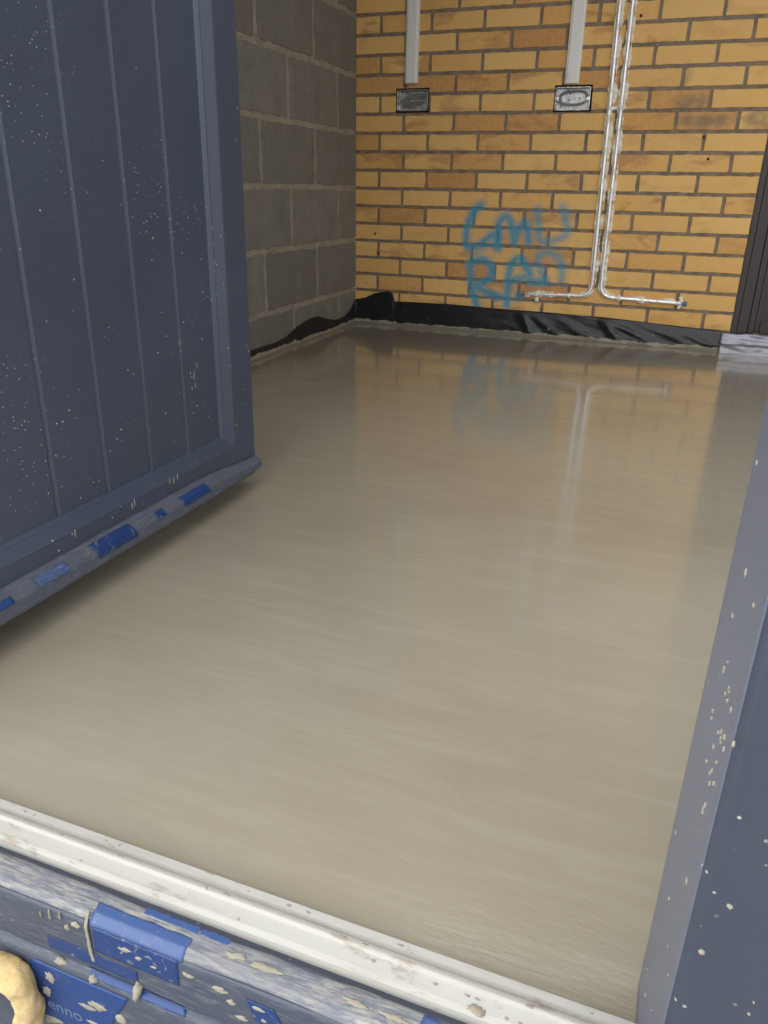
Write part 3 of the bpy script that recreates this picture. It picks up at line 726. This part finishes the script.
for k in range(22): blob(bm, (1.5221, random.gauss(-3.15, 0.018), random.gauss(0.34, 0.02)), 0.0011, 0.0014, (-1, 0, 0), 0.0008, k+90)
o_ = from_bm('screed_specks', bm, M_SPLAT, fr, smooth=True); o_['kind'] = 'stuff'

# ------------------------------------------------------------------ black damp-proof membrane round the foot of the walls
def lerp_tab(tab, x):
    for (a, va), (b, vb) in zip(tab, tab[1:]):
        if x <= b: t = max(0, (x-a)/(b-a)); return va+(vb-va)*t
    return tab[-1][1]
BT = [(0, 0.109), (0.05, 0.118), (0.10, 0.142), (0.134, 0.150), (0.18, 0.156), (0.197, 0.146), (0.203, 0.112), (0.30, 0.114), (0.478, 0.116), (0.714, 0.111), (0.9, 0.110), (1.158, 0.106), (1.368, 0.097), (1.57, 0.087), (1.70, 0.080)]
LTt = [(0, 0.109), (0.015, 0.109), (0.05, 0.085), (0.094, 0.062), (0.16, 0.046), (0.258, 0.044), (0.36, 0.066), (0.43, 0.084), (0.484, 0.089), (0.56, 0.084), (0.649, 0.069), (0.74, 0.045), (0.835, 0.037), (0.92, 0.040), (1.013, 0.040), (1.3, 0.035), (2.0, 0.05), (3.04, 0.04)]
V = []; Fc = []; NR = 16
path = [('L', s_) for s_ in [3.04-0.012*k for k in range(0, 253)]]+[('B', 0.003+0.006*k) for k in range(0, 281)]
for j_, (wl_, s_) in enumerate(path):
    top = lerp_tab(LTt if wl_ == 'L' else BT, s_)
    for r_ in range(NR+1):
        t = r_/NR; z = top*(1-t)-0.01*t
        if wl_ == 'L':
            d = 0.007+0.003*noise.noise(Vector((s_*9, z*22, 1)))+0.010*t*t*(0.6+0.6*noise.noise(Vector((s_*5, 0, 4))))
            V.append((max(0.005, d), -s_-(0.006 if s_ < 0.02 else 0), z))
        else:
            amp = 0.35+min(1.0, max(0, (s_-0.6)/0.35))
            d = 0.007+t*0.013+0.75*amp*(0.007*noise.noise(Vector((s_*7, z*26, 3)))+0.0075*t*abs(noise.noise(Vector((s_*11+z*55, z*12, 7))))*2)
            for (fx, dirn, wdt, a_) in ((0.845, 0.6, 0.024, 0.010), (0.93, 1.6, 0.03, 0.006), (1.215, 0.9, 0.026, 0.013), (1.30, 2.4, 0.03, 0.009), (1.06, 2.0, 0.035, 0.007), (1.45, 3.2, 0.035, 0.006), (1.55, 2.0, 0.03, 0.006)):
                q = (s_-fx-dirn*(0.05-z))/wdt; d += a_*math.exp(-q*q)*math.sin(math.pi*min(1, max(0, t)))
            V.append((s_, -max(0.005, d), z))
nrow = NR+1
for i in range(len(path)-1):
    for r_ in range(NR):
        k = i*nrow+r_; Fc.append((k, k+1, k+1+nrow, k+nrow))
dpm = new_obj('damp_proof_membrane', V, Fc, M_DPM, smooth=True)
m_ = dpm.modifiers.new('thickness', 'SOLIDIFY'); m_.thickness = 0.0012; m_.offset = 0
tag(dpm, 'black plastic sheet lapped up the foot of the brick and block walls', 'plastic sheet')
# lip of screed creeping up the sheet
V = []; Fc = []
lip = [('L', s_) for s_ in [1.6-0.012*k for k in range(0, 133)]]+[('B', 0.01+0.006*k) for k in range(0, 290)]
for i, (wl_, s_) in enumerate(lip):
    hgt = 0.0060+0.008*max(0, noise.noise(Vector((s_*6, 5, 0)))) + 0.005*noise.noise(Vector((s_*38, 2, 0)))
    if wl_ == 'B' and 0.2 < s_ < 0.95: hgt += 0.006
    w_ = 0.020+0.006*noise.noise(Vector((s_*8, 0, 3)))
    for q, (dd, zz) in enumerate([(0.010, hgt*0.98), (0.014, hgt), (0.018, hgt*0.72), (w_, 0.002), (w_+0.008, -0.001)]):
        dd += 0.008
        V.append((dd, -max(s_, dd*0.9), zz) if wl_ == 'L' else (max(s_, dd*0.9), -dd, zz))
for i in range(len(lip)-1):
    for q in range(4): k = i*5+q; Fc.append((k, k+1, k+6, k+5))
M_LIP = mat('screed_lip', 0.55); n = N(M_LIP); n.color(n.mix(n.noise(n.coord(), 40, 4), (0.15, 0.134, 0.10), (0.23, 0.205, 0.155))); n.bump(n.noise(n.coord(), 90, 4), 0.4, 0.002)
lp = new_obj('screed_lip', V, Fc, M_LIP, fl, smooth=True)

# silver tape under the brown frame
V = []; Fc = []; NX = 150; NZ = 16
for i in range(NX+1):
    x = 1.655+i*(1.2/NX)
    for j in range(NZ+1):
        t = j/NZ; z = 0.079*(1-t)-0.004*t+(0.004*noise.noise(Vector((x*30, 0, 0))) if j == 0 else 0)
        if x < 1.70: z = min(z, 0.079)-0.0
        d = 0.026+0.014*t+0.008*noise.noise(Vector((x*14+z*25, z*30, 2)))+0.004*abs(noise.noise(Vector((x*40-z*60, z*30, 8))))
        if 0.3 < t < 0.55: d += 0.008
        V.append((x, -max(0.006, d-0.006), z))
for i in range(NX):
    for j in range(NZ): k = i*(NZ+1)+j; Fc.append((k, k+1, k+NZ+2, k+NZ+1))
ft = new_obj('foil_tape', V, Fc, M_FOIL, smooth=True); m_ = ft.modifiers.new('thickness', 'SOLIDIFY'); m_.thickness = 0.001
tag(ft, 'crumpled silver tape along the foot of the dark brown frame', 'tape')

# ------------------------------------------------------------------ cable trunking
def trunking(x0, x1, z0, lab):
    t = empty('cable_trunking', ((x0+x1)/2, 0, z0), lab, 'trunking', group='white cable trunking on the brick wall')
    bm = bmesh.new(); zprism(bm, [(x0, 0.002), (x0, -0.010), (x0+0.002, -0.012), (x0+0.006, -0.012), (x1-0.006, -0.012), (x1-0.002, -0.012), (x1, -0.010), (x1, 0.002)], z0, 2.38)
    from_bm('trunking_base', bm, M_TRUNK, t)
    bm = bmesh.new(); zprism(bm, [(x0+0.0075, -0.011), (x0+0.0075, -0.0165), (x0+0.0095, -0.018), (x1-0.0095, -0.018), (x1-0.0075, -0.0165), (x1-0.0075, -0.011)], z0+0.001, 2.38)
    from_bm('trunking_lid', bm, M_TRUNK, t)
    return t
trunking(0.228, 0.284, 1.020, 'white cable trunking running down to the left steel back box')
trunking(0.906, 0.962, 1.004, 'white cable trunking running down to the right steel back box')

def back_box(x0, x1, z0, z1, white, lab):
    b = empty('socket_back_box', ((x0+x1)/2, 0.045, z0), lab, 'back box', group='steel back boxes sunk in the brick wall')
    bm = bmesh.new(); t = 0.0025; yf, yb = -0.002, 0.044
    box(bm, x0, x1, yb-t, yb, z0, z1); box(bm, x0, x0+t, yf, yb, z0, z1); box(bm, x1-t, x1, yf, yb, z0, z1)
    box(bm, x0, x1, yf, yb, z0, z0+t); box(bm, x0, x1, yf, yb, z1-t, z1)
    for xx in (x0+t, x1-t-0.012): box(bm, xx, xx+0.012, yf+0.002, yf+0.0035, (z0+z1)/2-0.006, (z0+z1)/2+0.006)
    from_bm('box_body', bm, M_GALV, b)
    bm = bmesh.new(); box(bm, x0+0.003, x1-0.003, 0.013, 0.018, z0+0.004, z1-0.004)
    # backing sheet with clipped corners; the white one paints bare metal's reflection
    from_bm('backing_sheet', bm, M_PLATE if white else M_GALV, b, bevel=0.004)
    cxx, czz = (x0+x1)/2, (z0+z1)/2; hw, hh = (x1-x0)/2-0.012, (z1-z0)/2-0.010
    for q in range(2 if white else 4):
        pts = []
        sc = 1-0.10*q
        for k in range(48):
            a = 2*math.pi*k/48*(0.93 if q else 1.0)
            ca, sa = math.cos(a), math.sin(a)
            ex = math.copysign(abs(ca)**0.75, ca); ez = math.copysign(abs(sa)**0.75, sa)
            tl = 0.35*ex
            if white: pts.append((cxx+hw*ex*sc+0.002*q, 0.005+0.003*q+0.002*math.sin(3*a), czz+hh*sc*(ez*0.8+tl*0.35*(1 if sa > 0 else 0.1))+0.003))
            else: pts.append((cxx+0.006+hw*ex*sc*0.92, 0.003+0.003*q+0.002*math.sin(2*a), czz+hh*(1-0.24*q)*(ez*0.7+tl*0.9)))
        bm = bmesh.new(); tube(bm, pts, 0.0034, 8); from_bm('cable_loop', bm, M_CABLE, b, smooth=True)
    bm = bmesh.new()
    tube(bm, [(x0+0.046, -0.001, z1+0.016), (x0+0.046, 0.004, z1), (x0+0.05, 0.012, z1-0.015), (x0+0.06, 0.014, z1-0.025)], 0.0036, 8)
    from_bm('cable_tail', bm, M_CABLE, b, smooth=True)
    for xx, zz in ([(cxx-0.016, czz-0.004), (cxx+0.026, czz+0.002), (cxx-0.045, czz-0.026)] if white else [(cxx+0.03, czz-0.005)]):
        bm = bmesh.new(); tube(bm, [(xx, 0.009, zz), (xx, 0.016, zz)], 0.0035, 10); from_bm('fixing_screw', bm, M_CHROME if not white else M_CABLE, b)
back_box(0.192, 0.332, 0.916, 0.997, False, 'open steel back box with tangled grey cable under the left trunking')
back_box(0.874, 1.012, 0.910, 0.993, True, 'open steel back box with a painted white metal shine and looped cable under the right trunking')

# ------------------------------------------------------------------ twin pipes with filler
def pipe(xv0, xv1, zb, xe, lab):
    t = empty('heating_pipe', (xv1, -0.01, zb), lab, 'pipe', group='bright pipes down the brick wall')
    yp = -0.012
    pts = resample(fillet([(xv0, yp, 2.38), (xv0, yp, 1.30), (xv1, yp, zb), (xe, yp, zb-0.008)], 0.055, 10), 0.02)
    bm = bmesh.new(); tube(bm, pts, 0.0080, 14); from_bm('pipe_run', bm, M_CHROME, t, smooth=True)
    sd = 1 if xe < xv1 else 1
    # ragged bead of filler bedding the pipe on the wall
    for dx, rr, sdv in ((0.0120, 0.0088, 3.3), (-0.0100, 0.0058, 8.8)):
        bp = []
        for p_ in resample(fillet([(xv0+dx, -0.006, 2.38), (xv0+dx, -0.006, 1.30), (xv1+dx*(1 if xe > xv1 else 1), -0.006, zb-abs(dx)*0.0+(0.0)), (xe, -0.006, zb-0.008-0.006*(1 if dx > 0 else -1))], 0.055, 12), 0.0045): bp.append(p_)
        bm = bmesh.new()
        def rad(tt, L_=len(bp), bp=bp, rr=rr, sdv=sdv):
            p_ = bp[min(L_-1, int(tt*(L_-1)))]
            g = noise.noise(Vector((p_.x*24, sdv, p_.z*24)))+0.45*noise.noise(Vector((p_.x*75, sdv, p_.z*75)))
            horiz = 1.35 if p_.z < zb+0.03 else 1.0
            return rr*horiz*max(0.06, 0.66+1.5*g)
        tube(bm, bp, rad, 9, 0.35, 150); from_bm('filler_bead', bm, M_SEAL, t, smooth=True)
    bm = bmesh.new(); sg = 1 if xe > xv1 else -1
    if sg > 0:
        tube(bm, [(xe-0.004, yp, zb-0.0085), (xe+0.018, yp, zb-0.0085)], 0.0085, 12)
        from_bm('end_cap', bm, M_CAPB, t, smooth=False)
        bm = bmesh.new(); tube(bm, resample([(xe-0.012, -0.010, zb+0.018), (xe-0.002, -0.014, zb-0.005), (xe-0.014, -0.012, zb-0.030)], 0.004), lambda q: 0.006+0.003*math.sin(q*7), 9, 0.4, 140)
        from_bm('filler_lump', bm, M_SEAL, t, smooth=True)
    else:
        tube(bm, [(xe+0.004, yp, zb-0.0085), (xe-0.012, yp, zb-0.0085)], 0.0080, 12); from_bm('end_cap', bm, M_CABLE, t)
    return t
pA_ = pipe(1.0855, 1.1095, 0.193, 0.822, 'bright pipe that bends left above the black sheet')
pB_ = pipe(1.1325, 1.1470, 0.193, 1.484, 'bright pipe that bends right and ends in a blue cap')
def clip(x0, x1, z, lab):
    t = empty('pipe_clip', ((x0+x1)/2, 0, z), lab, 'clip', group='pipe clips on the brick wall')
    bm = bmesh.new()
    for x in sorted({x0, x1}):
        tube(bm, [(x, -0.012, z-0.006), (x, -0.012, z+0.006)], 0.0105, 14, 0.12, 200)
    box(bm, min(x0, x1)-0.006, max(x0, x1)+0.006, -0.009, 0.001, z-0.005, z+0.005)
    from_bm('clip_body', bm, M_PLATE, t, smooth=False)
    for q in range(5 if x0 != x1 else 2):
        bm = bmesh.new()
        a = random.uniform(min(x0, x1)-0.006, max(x0, x1)+0.014); zz = z+random.uniform(-0.028, 0.010); r_ = random.uniform(0.005, 0.011)
        tube(bm, [(a, -0.004, zz-r_), (a, -0.006, zz-r_*0.4), (a, -0.006, zz+r_*0.4), (a, -0.004, zz+r_)], lambda tt, r_=r_: r_*(0.45+0.6*math.sin(math.pi*(0.1+0.8*tt))), 8, 0.5, 150)
        from_bm('filler_lump', bm, M_SEAL, t, smooth=True)
random.seed(4)
clip(1.0920, 1.1365, 0.915, 'upper of the two double clips, level with the bottom of the right back box')
clip(1.1065, 1.1452, 0.332, 'lower of the two double clips, just above the pipe bends')
clip(0.872, 0.872, 0.186, 'single pipe clip near the end of the left pipe')

# ------------------------------------------------------------------ lump of expanding foam by the sill
fm_pts = smooth_path([(0.85, -3.171, -0.150), (0.895, -3.172, -0.128), (0.938, -3.172, -0.100), (0.965, -3.172, -0.088), (0.981, -3.172, -0.100), (0.984, -3.172, -0.130), (0.978, -3.172, -0.166)], 8)
bm = bmesh.new(); tube(bm, fm_pts, lambda t: 0.0165-0.004*t, 28, 0.30, 60)
fo = from_bm('expanding_foam', bm, M_FOAM, smooth=True)
ss = fo.modifiers.new('sub', 'SUBSURF'); ss.levels = 1; ss.render_levels = 2
tag(fo, 'yellow bead of hardened expanding foam drooping over the door sill', 'foam')
